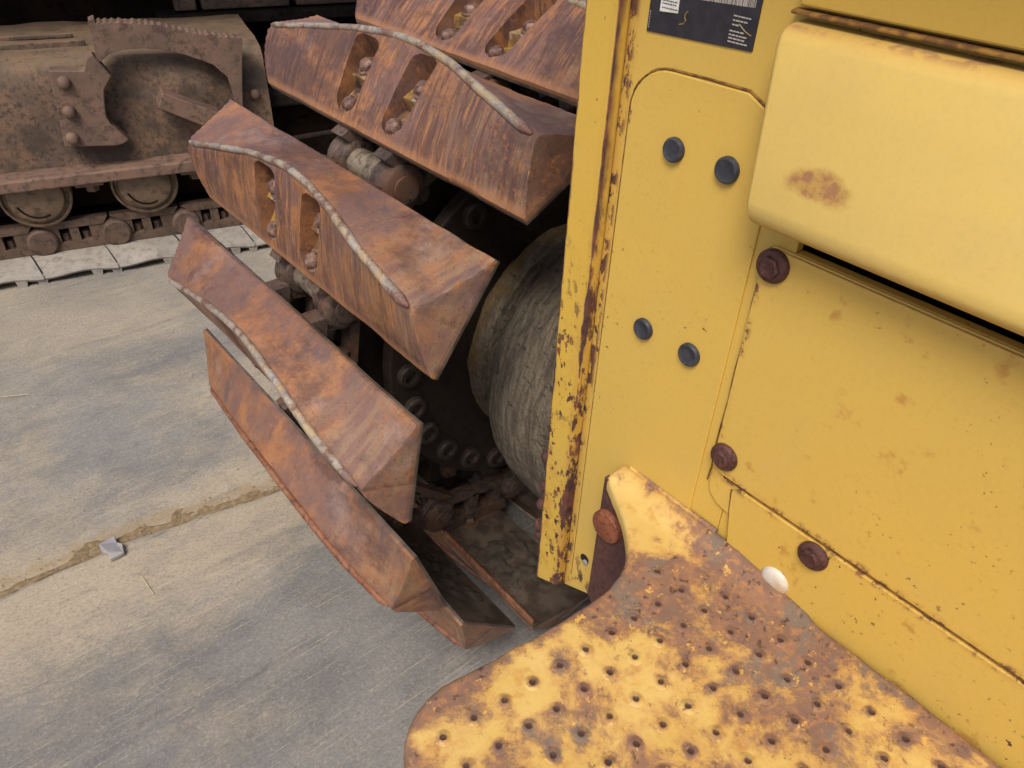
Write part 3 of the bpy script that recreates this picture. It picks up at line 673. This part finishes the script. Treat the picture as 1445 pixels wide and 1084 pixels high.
# ---- rear wall
def yz(name, pts, x0, x1, mat, bev=.0015, **k):
    m = MB(); m.prism(pts, lambda y, z: (x0, y, z), lambda y, z: (x1, y, z)); return part(name, m, mat, bevel=bev, **k)
yz('rear_wall', [(.545, .372), (.545, 1.62), (.305, 1.62), (.305, .440), (.479, .412), (.4795, .405)], .600, .612, M['wall'])
yz('rear_wall_panel', [(.3045, 1.0855), (.3045, 1.62), (-1.4, 1.62), (-1.4, 1.0855)], .600, .612, M['wall'])
yz('rear_wall_panel', [(.3045, 1.0645), (-1.4, 1.0645), (-1.4, .35), (.3045, .35)], .600, .612, M['wall'])
m = MB(); m.hexa([(.5835, .5335, .385), (.598, .531, .385), (.64, .583, .36), (.5835, .583, .36), (.5835, .5365, 1.62), (.598, .534, 1.62), (.64, .583, 1.62), (.5835, .580, 1.62)])
part('edge_strip', m, M['flange'], bevel=.003, seg=3, label='yellow edge strip with chipped rusty corner')
# weld beads and bolts on the outboard side of the strip
for i, (z, yy, big) in enumerate([(.60, .594, 1), (.585, .590, 0), (.54, .594, 0), (.50, .596, 1), (.463, .592, 0), (.452, .598, 1), (.43, .597, 0), (.66, .588, 0)]):
    m = MB(); r = .011 if big else .009
    m.lathe([(-r, r * .3), (-r * .7, r * .75), (0, r), (r * .7, r * .75), (r, r * .3)], (.6, yy, z + .01), (.3, .2, 1), 12, jit=.05)
    part('weld_bead', m, M['flange'] if big else M['brown'], smooth=60)
# embossed panel
ep = [(.5185, .412), (.5185, 1.135)] + arc(.4735, 1.138, .045, 0, 90, 8)[1:] + [(.386, 1.1845), (.368, 1.176), (.356, 1.155), (.345, 1.09), (.345, .445), (.479, .4155)]
yz('access_panel', ep, .5972, .6005, M['wall'], bev=.0012)
m = MB(); sp = [(.5975, y, z) for y, z in [(.5195, .42 + .1 * i) for i in range(8)] + [(.5200, 1.136)] + arc(.4735, 1.138, .0465, 0, 90, 8)[1:] + [(.43, 1.186), (.386, 1.186), (.367, 1.1775), (.355, 1.156)]]
m.tube([(.5996, p[1], p[2]) for p in sp], .0013, 6, .3); part('panel_seam', m, M['seam'])
# plugs
for y, z, r in [(.454, 1.115, .0122), (.390, 1.115, .0128), (.4555, .908, .0128), (.389, .909, .0135)]:
    m = MB(); m.lathe([(0, r), (.0035, r), (.0052, r * .92), (.0056, r * .80), (.0051, r * .74), (.0051, .001)], (.597, y, z), (-1, 0, 0), 36)
    part('plug', m, M['rubber'], smooth=40)
m = MB(); m.lathe([(0, .0065), (.003, .006), (.004, .003)], (.600, .5445, 1.079), (-1, 0, 0), 14); part('drain_plug', m, M['rubber'], smooth=40)
m = MB(); m.lathe([(0, .0085), (.0008, .0085)], (.5972, .4955, .476), (-1, 0, 0), 20); part('bolt_hole', m, M['hole'])
m = MB(); m.lathe([(0, .005), (.003, .005), (.004, .003)], (.5975, .4925, .4715), (-1, 0, 0), 12); part('bolt_end', m, M['tab'], smooth=40)
# covers
base = [(.333, 1.0525)] + arc(.321, 1.0525, .012, 0, 90, 4)[1:] + [(-1.4, 1.0645), (-1.4, .56), (.22, .56), (.24, .70), (.285, .737)] + [(.312, .742), (.325, .752), (.3285, .765)]
yz('backing_plate', base, .5965, .5995, M['cover'], bev=.0012)
up = [(.3315, 1.052)] + arc(.321, 1.0525, .0105, 0, 90, 4)[1:] + [(-1.4, 1.0630), (-1.4, .789), (.315, .789), (.3285, .795)]
yz('cover_plate', up, .593, .5967, M['cover'], bev=.001)
lo = [(.290, .7835), (.297, .776), (.294, .75), (.27, .62), (.26, .57), (-1.4, .57), (-1.4, .7835)]
yz('lower_cover_plate', lo, .593, .5967, M['cover'], bev=.001)
for (y, z, x) in [(.3185, 1.048, .593), (.3155, .815, .593), (.190, .768, .593), (-.45, 1.04, .593), (-.45, .77, .593)]:
    m = MB(); m.lathe([(0, .0165), (.003, .0166), (.0052, .0155), (.0068, .0125)], (0, 0, 0), (-1, 0, 0), 36, jit=.008)
    m.lathe([(.005, .0112), (.0095, .0108), (.0108, .0085), (.0104, .0070), (.0104, .001)], (0, 0, 0), (-1, 0, 0), 6)
    part('cover_bolt', m, M['capb'], mw=Matrix.Translation((x, y, z)) @ Matrix.Rotation(random.uniform(0, 1), 4, 'X'), smooth=35)
m = MB(); m.tube([(.5962, .312, .7862), (.5962, -.3, .7862), (.5962, -1.4, .7862)], .0016, 6); part('panel_seam', m, M['seam'])
m = MB(); m.tube([(.5985, .3325 + .0008 * math.sin(z * 70), z) for z in [.765 + .0195 * k for k in range(15)]], .0009, 6, .5); part('panel_seam', m, M['seam'])
m = MB(); m.tube([(.5962, .2985, .776), (.5962, .2955, .75), (.5962, .283, .69), (.5962, .271, .62)], .0011, 6, .4); part('panel_seam', m, M['seam'])
# protruding box with rounded lower edge
m = MB()
sec = [(.598, 1.0935), (.568, 1.0935), (.559, 1.0955), (.553, 1.1005), (.5505, 1.107), (.551, 1.116), (.5575, 1.16), (.5635, 1.20), (.569, 1.236), (.572, 1.2435), (.578, 1.248), (.598, 1.250)]
nr = []
for yy, ins in ((.3365, .006), (.3345, .0025), (.331, .0), (.1, 0), (-.3, 0), (-1.4, 0)):
    row = []
    for x, z in sec:
        cxm, czm = .598, 1.172; f = 1 - ins / .05
        yb = yy + (z - 1.1) * .13 * (1 if yy > .3 else 0)
        row.append(m.bm.verts.new((cxm + (x - cxm) * f, yb, czm + (z - czm) * (1 - ins / .08))))
    nr.append(row)
for a, b in zip(nr, nr[1:]):
    for i in range(len(sec) - 1): m.bm.faces.new((a[i], a[i + 1], b[i + 1], b[i]))
m.bm.faces.new(nr[0]); m.bm.faces.new(nr[-1][::-1])
part('panel_box', m, M['box'], smooth=40, bevel=.0, label='pale yellow box section with one patch of brown rust')
m = MB(); m.hexa([(.583, -1.4, 1.2545), (.599, -1.4, 1.2545), (.599, .360, 1.2545), (.583, .356, 1.2545), (.584, -1.4, 1.2575), (.599, -1.4, 1.2575), (.599, .360, 1.2575), (.584, .356, 1.2575)])
part('trim_lip', m, M['seam'], bevel=.002)
m = MB(); m.hexa([(.588, -1.4, 1.260), (.599, -1.4, 1.260), (.599, .352, 1.260), (.588, .352, 1.260), (.560, -1.4, 1.60), (.599, -1.4, 1.60), (.599, .36, 1.60), (.560, .36, 1.60)])
part('upper_panel', m, M['yel'], bevel=.002)
# slab added above the camera's view to shade the upper wall
part('shade_slab', MB().box(.49, 1.4, -1.4, .62, 1.44, 1.70), M['yel'], bevel=.01)

# ---- data plate
pl = part('data_plate', MB().prism([(.511, 1.2115), (.511, 1.335), (.3925, 1.345), (.3925, 1.2165)], lambda y, z: (.5985, y, z), lambda y, z: (.6005, y, z)), M['plate'], bevel=.0005)
m = MB(); X = .5982
def tick(y0, y1, z0, z1): m.box(X, X + .0008, y1, y0, z0, z1)
y = .505; i = 0
while y > .398:
    wd = random.choice([.0008, .0012, .0018, .0006]); zb = 1.2445 + (.505 - y) * .05
    tick(y, y - wd, zb, zb + .0105); y -= wd + random.choice([.0006, .0009, .0004])
part('barcode', m, M['ink'], parent=pl)
m = MB()
for r_, (z, y0, n) in enumerate([(1.2405, .417, 5), (1.2370, .417, 4), (1.2335, .417, 2), (1.2285, .4185, 4), (1.2255, .4185, 5), (1.2228, .4185, 4), (1.2200, .4185, 5)]):
    yy = y0
    for k in range(n):
        L = random.uniform(.002, .0042); m.box(X, X + .0008, yy - L, yy, z, z + .0011); yy -= L + .0007
for k in range(7): m.box(X, X + .0008, .5085, .5092, 1.215 + k * .0022, 1.2164 + k * .0022)
part('small_print', m, M['ink'], parent=pl)
m = MB(); m.prism([(.4975, 1.2310), (.4975, 1.2425), (.4765, 1.2440), (.4765, 1.2325)], lambda y, z: (.5976, y, z), lambda y, z: (.5984, y, z)); lb = part('sticker', m, M['label'], parent=pl)
m = MB()
for z in (1.2405, 1.238, 1.2345): 
    yy = .495
    while yy > .480: L = random.uniform(.001, .003); m.box(.5972, .5977, yy - L, yy, z, z + .0007); yy -= L + .0008
part('sticker_print', m, M['plate'], parent=lb)
m = MB(); m.tube([(.5982, .4655 + .003 * math.sin(t), 1.236 - .0028 * t) if t < 3 else (.5982, .4655 + .004 * (t - 2.6), 1.2285 - .001 * t) for t in [0, .7, 1.4, 2.1, 2.8, 3.5, 4.5]], .0006, 5)
part('scratch', m, M['scratch'], parent=pl); m = MB(); m.tube([(.5982, .410, 1.2355), (.5982, .403, 1.231), (.5982, .396, 1.2285)], .0005, 5); part('scratch', m, M['scratch'], parent=pl)

# ---- step
def step():
    zs = .690
    out = [(.125, -.34), (.140, .10), (.152, .25), (.1565, .280), (.163, .306), (.169, .319), (.177, .3295), (.187, .338), (.198, .344), (.213, .349), (.233, .3515), (.26, .349), (.296, .3425), (.36, .3355), (.415, .331), (.445, .3315), (.470, .337), (.492, .347), (.508, .360), (.523, .377), (.537, .396), (.550, .418), (.561, .438), (.570, .455),
           (.585, .454), (.597, .4505), (.598, .42), (.5975, .36), (.599, .31), (.5985, .25), (.598, .215), (.596, .20), (.5965, .176), (.590, .160), (.589, .10), (.588, 0), (.586, -.34)]
    # finer outline with a little tearing
    pts = []
    for i, p in enumerate(out):
        q = out[(i + 1) % len(out)]; L = math.dist(p, q); n = max(1, int(L / .008))
        for k in range(n):
            t = k / n; x = p[0] + (q[0] - p[0]) * t; y = p[1] + (q[1] - p[1]) * t
            if x > .56 or y > .30: 
                j = .0014 * mnoise.noise((x * 90, y * 90, 0)) + .0012 * mnoise.noise((x * 30, y * 30, 2)); x = min(x + j, .5995); y += j
            pts.append(Vector((x, y)))
    n = len(pts)
    nrm = []
    for i in range(n):
        e = (pts[(i + 1) % n] - pts[i - 1]).normalized(); nrm.append(Vector((-e.y, e.x)))
    area = sum(pts[i].x * pts[(i + 1) % n].y - pts[(i + 1) % n].x * pts[i].y for i in range(n))
    if area < 0: nrm = [-v for v in nrm]
    def zf(x, y):
        up = max(0, min(1, (x - .555) / .045)); up = up * up * (3 - 2 * up); fl = max(0, min(1, (y - .17) / .1))
        return zs + .014 * up * fl * (1 if y > .17 else 0) + .0012 * mnoise.noise((x * 9, y * 9, 0))
    # heightfield grid clipped by outline: points strictly inside, joined to the inner loop by triangulation
    bm = bmesh.new(); loops = []
    for ins, dz in ((0, -.022), (0, -.007), (.0015, -.0025), (.005, -.0004), (.010, 0)):
        loops.append([bm.verts.new((p.x + v.x * ins, p.y + v.y * ins, zf(p.x, p.y) + dz * (1.7 - .9 * max(0, min(1, (p.x - .38) / .12))) + .0006 * mnoise.noise((p.x * 70, p.y * 70, dz)))) for p, v in zip(pts, nrm)])
    for a, b in zip(loops, loops[1:]):
        for i in range(n): bm.faces.new((a[i], a[(i + 1) % n], b[(i + 1) % n], b[i]))
    inner = [v.co.copy() for v in loops[-1]]
    def inside(x, y, P, marg=.006):
        c = False; k = len(P); md = 9
        for i in range(k):
            a, b = P[i], P[(i + 1) % k]
            if (a.y > y) != (b.y > y) and x < (b.x - a.x) * (y - a.y) / (b.y - a.y) + a.x: c = not c
            d_ = (a.x - x) ** 2 + (a.y - y) ** 2
            if d_ < md: md = d_
        return c and md > marg * marg
    import numpy as np
    gx = np.arange(.12, .6, .008); gy = np.arange(-.345, .46, .008)
    ip = [(x, y) for x in gx for y in gy if inside(x, y, inner)]
    from mathutils.geometry import delaunay_2d_cdt
    vv = [Vector((c.x, c.y)) for c in inner] + [Vector(p) for p in ip]; ed = [(i, (i + 1) % n) for i in range(n)]
    V, E_, F_, ov, _, _ = delaunay_2d_cdt(vv, ed, [], 1, 1e-6)
    mp = []
    for i, v in enumerate(V):
        o = ov[i][0] if ov[i] else -1
        mp.append(loops[-1][o] if 0 <= o < n else bm.verts.new((v.x, v.y, zf(v.x, v.y))))
    for f in F_:
        try: bm.faces.new([mp[i] for i in f])
        except ValueError: pass
    bm.faces.new(loops[0][::-1])
    # punched dimples
    pit = bm.verts.layers.float.new('pit')
    bmesh.ops.recalc_face_normals(bm, faces=bm.faces)
    for i in range(-2, 10):
        x = .2385 + .0334 * i
        for j in range(-1, 19):
            y = .3028 - .0031 * i - .0342 * j
            if i > 8 and y > .26: continue
            if not inside(x, y, inner, .013): continue
            x_, y_ = x + random.uniform(-.001, .001), y + random.uniform(-.001, .001); z = zf(x_, y_); ws = random.uniform(.4, 1.15)
            prof = [(.0095, -.0003, 0), (.0072, .0005, .0), (.0052, .0017 * ws, .15), (.0038, .0022 * ws, .35), (.0030, .0015 * ws, .8), (.0024, .0004, 1.), (.0010, .0002, 1.)]
            rows = []
            for r, h, pv in prof:
                row = []
                for k in range(14):
                    a = 2 * math.pi * k / 14; rr = r * (1 + .08 * mnoise.noise((x * 99 + math.cos(a), y * 99 + math.sin(a), r * 300)))
                    v = bm.verts.new((x_ + rr * math.cos(a), y_ + rr * math.sin(a), z + h * (1 + .15 * math.sin(a * 2 + x * 90)))); v[pit] = pv; row.append(v)
                rows.append(row)
            for a, b in zip(rows, rows[1:]):
                for k in range(14): bm.faces.new((a[k], a[(k + 1) % 14], b[(k + 1) % 14], b[k]))
            bm.faces.new(rows[-1])
    me = bpy.data.meshes.new('step'); bm.to_mesh(me); bm.free()
    st = part('step', me, M['step'], smooth=50, label='yellow step plate with rusted punched dimples')
    m = MB(); m.prism([(.4575, .692), (.4575, .455), (.40, .38), (-.3, .38), (-.3, .660), (.36, .665), (.44, .690)], lambda y, z: (.568, y, z), lambda y, z: (.576, y, z))
    part('mounting_bracket', m, M['brown'], parent=st, bevel=.0015)
    m = MB(); m.lathe([(0, .024), (.006, .024), (.0085, .0225), (.0095, .018), (.0096, .001)], (0, 0, 0), (-1, 0, 0), 32)
    part('bracket_bolt', m, M['obolt'], parent=st, mw=Matrix.Translation((.568, .438, .618)), smooth=45)
    m = MB(); m.tube([(.596, .440 - .0125 * k, .7035 + .0015 * mnoise.noise((k, 0, 0))) for k in range(12)], [.003 + .0015 * random.random() for _ in range(12)], 8, .15)
    part('weld_bead', m, M['step'], parent=st, smooth=60)
step()
m = MB(); m.lathe([(0, .0175), (.004, .0175), (.007, .0155), (.009, .010), (.0093, .001)], (.5965, .2185, .6995), (-1, 0, 0), 28)
part('bolt_cap', m, M['white'], smooth=50, label='white cap peeking up behind the step')

# ------------------------------------------------------------------ second machine (local x = s along track, y = away, z up)
AX, AY, AZ, FS = .16567, 3.15680, R(-14.8835), 1.0201
far = empty('bulldozer', (AX, AY, GZ), AZ)
tag(far, 'brown rusted crawler undercarriage with pale dusty track shoes standing across the yard', 'bulldozer')
FM = Matrix.Translation((AX, AY, GZ)) @ Matrix.Rotation(AZ, 4, 'Z') @ Matrix.Scale(FS, 4)
def fp(name, m, mat, parent=far, off=(0, 0, 0), **k):
    return link(name, m.mesh(name) if isinstance(m, MB) else m, mat, parent, FM @ Matrix.Translation(off), **k)
# frame body: sloping face with rounded top shoulder
sec = [(.14, .385), (.145, .45), (.155, .60), (.165, .655), (.172, .712), (.20, .742), (.30, .756), (.50, .760), (.70, .765), (.70, .385)]
m = MB(); rows = []
for k in range(60):
    s = -1.4 + 2.50 * k / 59; row = []
    for (o, z) in sec:
        dd = .008 * mnoise.noise((s * 4, o * 4, z * 4)) + .003 * mnoise.noise((s * 14, o * 14, z * 14))
        bulge = .05 * math.exp(-((s - .80) / .16) ** 2 - ((z - .64) / .13) ** 2) if o < .3 else 0
        row.append(m.bm.verts.new((s, o + dd - bulge, z + dd)))
    rows.append(row)
ns = len(sec)
for a, b in zip(rows, rows[1:]):
    for i in range(ns): m.bm.faces.new((a[i], a[(i + 1) % ns], b[(i + 1) % ns], b[i]))
m.bm.faces.new(rows[0][::-1]); m.bm.faces.new(rows[-1])
fr = fp('track_frame', m, M['bgf'], smooth=45)
fp('ledge', MB().box(-1.4, 1.06, .045, .30, .345, .388), M['bgb'], parent=fr, bevel=.006)
fp('ridge', MB().box(-1.4, .50, .33, .345, .752, .776), M['bgf'], parent=fr, bevel=.004)
fp('ridge', MB().box(-1.4, .46, .46, .472, .758, .774), M['bgf'], parent=fr, bevel=.004)
def plate(name, pts, o0, o1, mat, parent=far, bev=.004):
    m = MB(); m.prism(pts, lambda s, z: (s, o0, z), lambda s, z: (s, o1, z)); return fp(name, m, mat, parent=parent, bevel=bev)
gd = plate('guard_plate', [(.376, .741), (.482, .733), (.502, .774), (.522, .784), (.563, .708), (.528, .663), (.519, .62), (.512, .573), (.520, .545), (.535, .528), (.565, .483), (.545, .472), (.52, .467), (.354, .481)], .07, .135, M['bgb'])
for s, z in ((.412, .700), (.401, .603), (.386, .512)):
    m = MB(); m.lathe([(0, .022), (.006, .022), (.018, .019), (.024, .012)], (s, .07, z), (0, -1, 0), 14, jit=.04); fp('bolt', m, M['bgb'], parent=gd, smooth=60)
top = [(.557, .876), (.635, .874), (.735, .862), (.811, .840), (.926, .814), (1.025, .801)]
teeth = []
for k in range(44):
    q = .557 + (1.020 - .557) * k / 43; teeth.append((q + random.uniform(-.002, .002), interp([p[0] for p in top], [p[1] for p in top], q) + (.0065 * random.uniform(.5, 1.2) if k % 2 else 0)))
apts = [(.537, .886), (.556, .892)] + teeth + [(1.025, .801), (1.001, .661), (.97, .45), (.960, .612), (.951, .67), (.908, .718), (.818, .759), (.75, .780), (.683, .790), (.619, .789), (.575, .778), (.544, .758), (.530, .745)]
plate('arched_guard', apts, .085, .150, M['bgb'], bev=.0015)
plate('bar', [(.713, .647), (.898, .553), (.868, .492), (.687, .594)], .045, .14, M['bgb'])
m = MB(); m.lathe([(0, .02), (.01, .018), (.016, .012)], (1.045, .145, .585), (0, -1, 0), 10); fp('bolt', m, M['bgb'], smooth=60)
# rollers
for s in (-.55, -.17, .205, .578, .95):
    m = MB(); m.lathe([(.002, .03), (0, .086), (.004, .092), (.022, .097), (.024, .106), (.010, .111), (.014, .119), (.09, .120), (.095, .10), (.24, .10), (.245, .12), (.33, .12)], (s, .085, .303), (0, 1, 0), 40)
    for v in m.bm.verts: v.co.z = min(v.co.z, .362)
    rl = fp('track_roller', m, M['bgr'], smooth=40)
    m = MB(); m.tube([(s + .070 * math.cos(a), .086, .303 + .075 * math.sin(a)) for a in [R(200 + 12 * k) for k in range(9)]], .004, 6); fp('dirt_groove', m, M['bgd'], parent=rl)
    fp('roller_bracket', MB().box(s + .135, s + .235, .10, .2, .315, .346), M['bgb'], bevel=.006)
    fp('roller_bolt', MB().lathe([(0, .025), (.03, .025)], (s + .19, .14, .318), (0, 0, -1), 6), M['bgb'], bevel=.002)
# chain and shoes
def bglink():
    m = MB()
    m.lathe([(0, .045), (.006, .052), (.03, .055), (.05, .055)], (0, .10, .118), (0, 1, 0), 30)
    def sl(p, a=.122, b=.16): m.prism(p, lambda s, z: (s, a, z), lambda s, z: (s, b, z))
    sl([(.03, .160), (.22, .160), (.24, .188), (-.01, .188)], .118)
    sl([(.02, .072), (.24, .072), (.22, .102), (.04, .102)], .116)
    for a, b in ((.02, .062), (.098, .130), (.168, .222)): sl([(a, .10), (b, .10), (b, .162), (a, .162)])
    for s in (.080, .150): m.lathe([(0, .017), (.030, .017), (.034, .013)], (s, .155, .096), (0, 0, 1), 6)
    return m.mesh('chain_link')
def bgshoe():
    m = MB(); pr = [(0, .030), (.006, .042), (.03, .052), (.09, .068), (.14, .072), (.62, .072), (.62, .055), (.04, .036), (.004, .022)]
    ws = 12; rows = []
    for k in range(ws + 1):
        s = -.1265 + .253 * k / ws; wv = .006 * math.cos(2 * math.pi * k / ws)
        rows.append([m.bm.verts.new((s + (.14 - min(o, .14)) * .32, o + .006 * mnoise.noise((s * 9, o * 9, 0)), z - (wv if o < .05 else 0))) for o, z in pr])
    for a, b in zip(rows, rows[1:]):
        for i in range(len(pr)): m.bm.faces.new((a[i], a[(i + 1) % len(pr)], b[(i + 1) % len(pr)], b[i]))
    m.bm.faces.new(rows[0][::-1]); m.bm.faces.new(rows[-1])
    for s in (-.095, .095): m.hexa([(s - .014, .004, 0), (s + .014, .004, 0), (s + .016, .6, 0), (s - .016, .6, 0), (s - .022, .006, .036), (s + .022, .006, .036), (s + .022, .6, .05), (s - .022, .6, .05)])
    return m.mesh('track_shoe')
BL, BS = bglink(), bgshoe()
for k in range(-6, 6):
    s = .176 + .2585 * k
    link('chain_link', BL, M['bgl'], far, FM @ Matrix.Translation((s, 0, 0)), smooth=40)
    sh = Matrix.Translation((s + .065, 0, 0)) @ Matrix.Rotation(R(random.uniform(-1, 1)), 4, 'Z')
    link('track_shoe', BS, M['bgs'], far, FM @ sh, smooth=40)
fp('chain_core', MB().box(-1.4, 1.5, .17, .30, .075, .17), M['bgd'])
fp('inner_frame', MB().box(-1.4, 1.02, .20, .66, .20, .385), M['bgd'], bevel=.01)
fp('chassis', MB().box(-1.6, 1.9, .95, 2.4, .30, 1.3), M['bgd'], bevel=.02)
fp('shade_slab', MB().box(-1.8, 2.2, .42, 2.4, 1.22, 1.27), M['bgd'], bevel=.01)  # unseen slab added overhead to shade the far machine
fp('side_beam', MB().box(.78, 1.9, .80, .945, .705, .752), M['dark'], bevel=.008)
for a, b, z0, z1 in ((.86, .95, .76, .86), (.97, 1.35, .76, .90), (1.40, 1.50, .80, .9), (1.38, 1.8, .76, .79)):
    fp('step_block', MB().box(a, b, .83, .945, z0, z1), M['bgf'], bevel=.008)
m = MB(); m.lathe([(0, .09), (.02, .10), (.2, .10)], (.66, .80, .93), (0, 1, 0), 24); fp('hub', m, M['bgb'], smooth=40)
m = MB(); m.tube([(.0, .85, .80), (.25, .88, 1.0), (.5, .9, 1.1)], .02, 8); fp('hose', m, M['dark'], smooth=60)
fp('dark_filler', MB().box(1.022, 2.0, .32, .9, .05, .60), M['bgd'], bevel=.01)  # dark box added to black out the opening past the frame end
m = MB(); m.box(1.05, 1.8, .23, .315, .50, .56); fp('cross_member', m, M['dark'], bevel=.01)
m = MB(); m.tube([(1.0, .22, .36), (1.25, .22, .375), (1.6, .22, .39)], .012, 8); fp('rail', m, M['dark'], smooth=60)

# ------------------------------------------------------------------ small things on the ground
def bits():
    m = MB(); T = Matrix.Translation((.094, 1.594, GZ + .007)) @ Matrix.Rotation(R(-84), 4, 'Z') @ Matrix.Scale(1.2, 4)
    pts = [(-.030, -.016), (-.004, -.020), (.012, -.013), (.030, -.017), (.033, .012), (.010, .019), (-.008, .013), (-.028, .018)]
    m.prism(pts, lambda x, y: (x, y, .001), lambda x, y: (x, y, .010 + .004 * math.sin(x * 90)))
    tag(link('metal_tab', m.mesh('metal_tab'), M['tab'], None, T @ Matrix.Rotation(R(6), 4, 'X'), bevel=.002), 'small bent grey metal tab lying on the sandy seam in the ground', 'scrap metal')
    for pts, lab in (([(.012, 2.438), (.051, 2.42), (.09, 2.40)], 'pale straight straw lying flat at the far side of the open ground'),
                     ([(.120, 1.465), (.1225, 1.43), (.1245, 1.395)], 'thin yellow straw on the ground just in front of the grey tab')):
        m = MB(); m.tube([(x, y, GZ + .009) for x, y in pts], .0009, 6)
        tag(link('straw', m.mesh('straw'), M['straw'], None, None, smooth=60), lab, 'straw', group='straws on the ground')
    m = MB(); m.tube([(.742, .82, -.048), (.749, .835, -.040), (.759, .847, -.032), (.779, .847, -.034), (.797, .855, -.040)], .0012, 6)
    tag(link('straw', m.mesh('straw'), M['straw'], None, None, smooth=60), 'pale bent straw resting on the lowest track shoe beside the yellow wall', 'straw')
bits()
def grit():
    m = MB(); rnd = random.Random(3)
    for k in range(420):
        if k < 230:
            x = rnd.uniform(-.5, .75); y = 1.615 - .18 * max(x - .1225, 0) + rnd.gauss(.012, .022)
        else: x = rnd.uniform(-.45, .75); y = rnd.uniform(.85, 2.5)
        e = rnd.uniform(.0007, .0022) * (1.3 if k < 60 else 1); z = GZ + .0035 + (.003 if y > 1.6 else 0)
        m.lathe([(-e * .6, e * .5), (0, e), (e * .7, e * .45)], (x, y, z), (rnd.uniform(-.4, .4), rnd.uniform(-.4, .4), 1), 5, jit=.25)
    tag(link('grit', m.mesh('grit'), M['gritm'], None, None), 'loose grit and crumbs of rust strewn over the dusty ground', 'grit', kind='stuff')
grit()
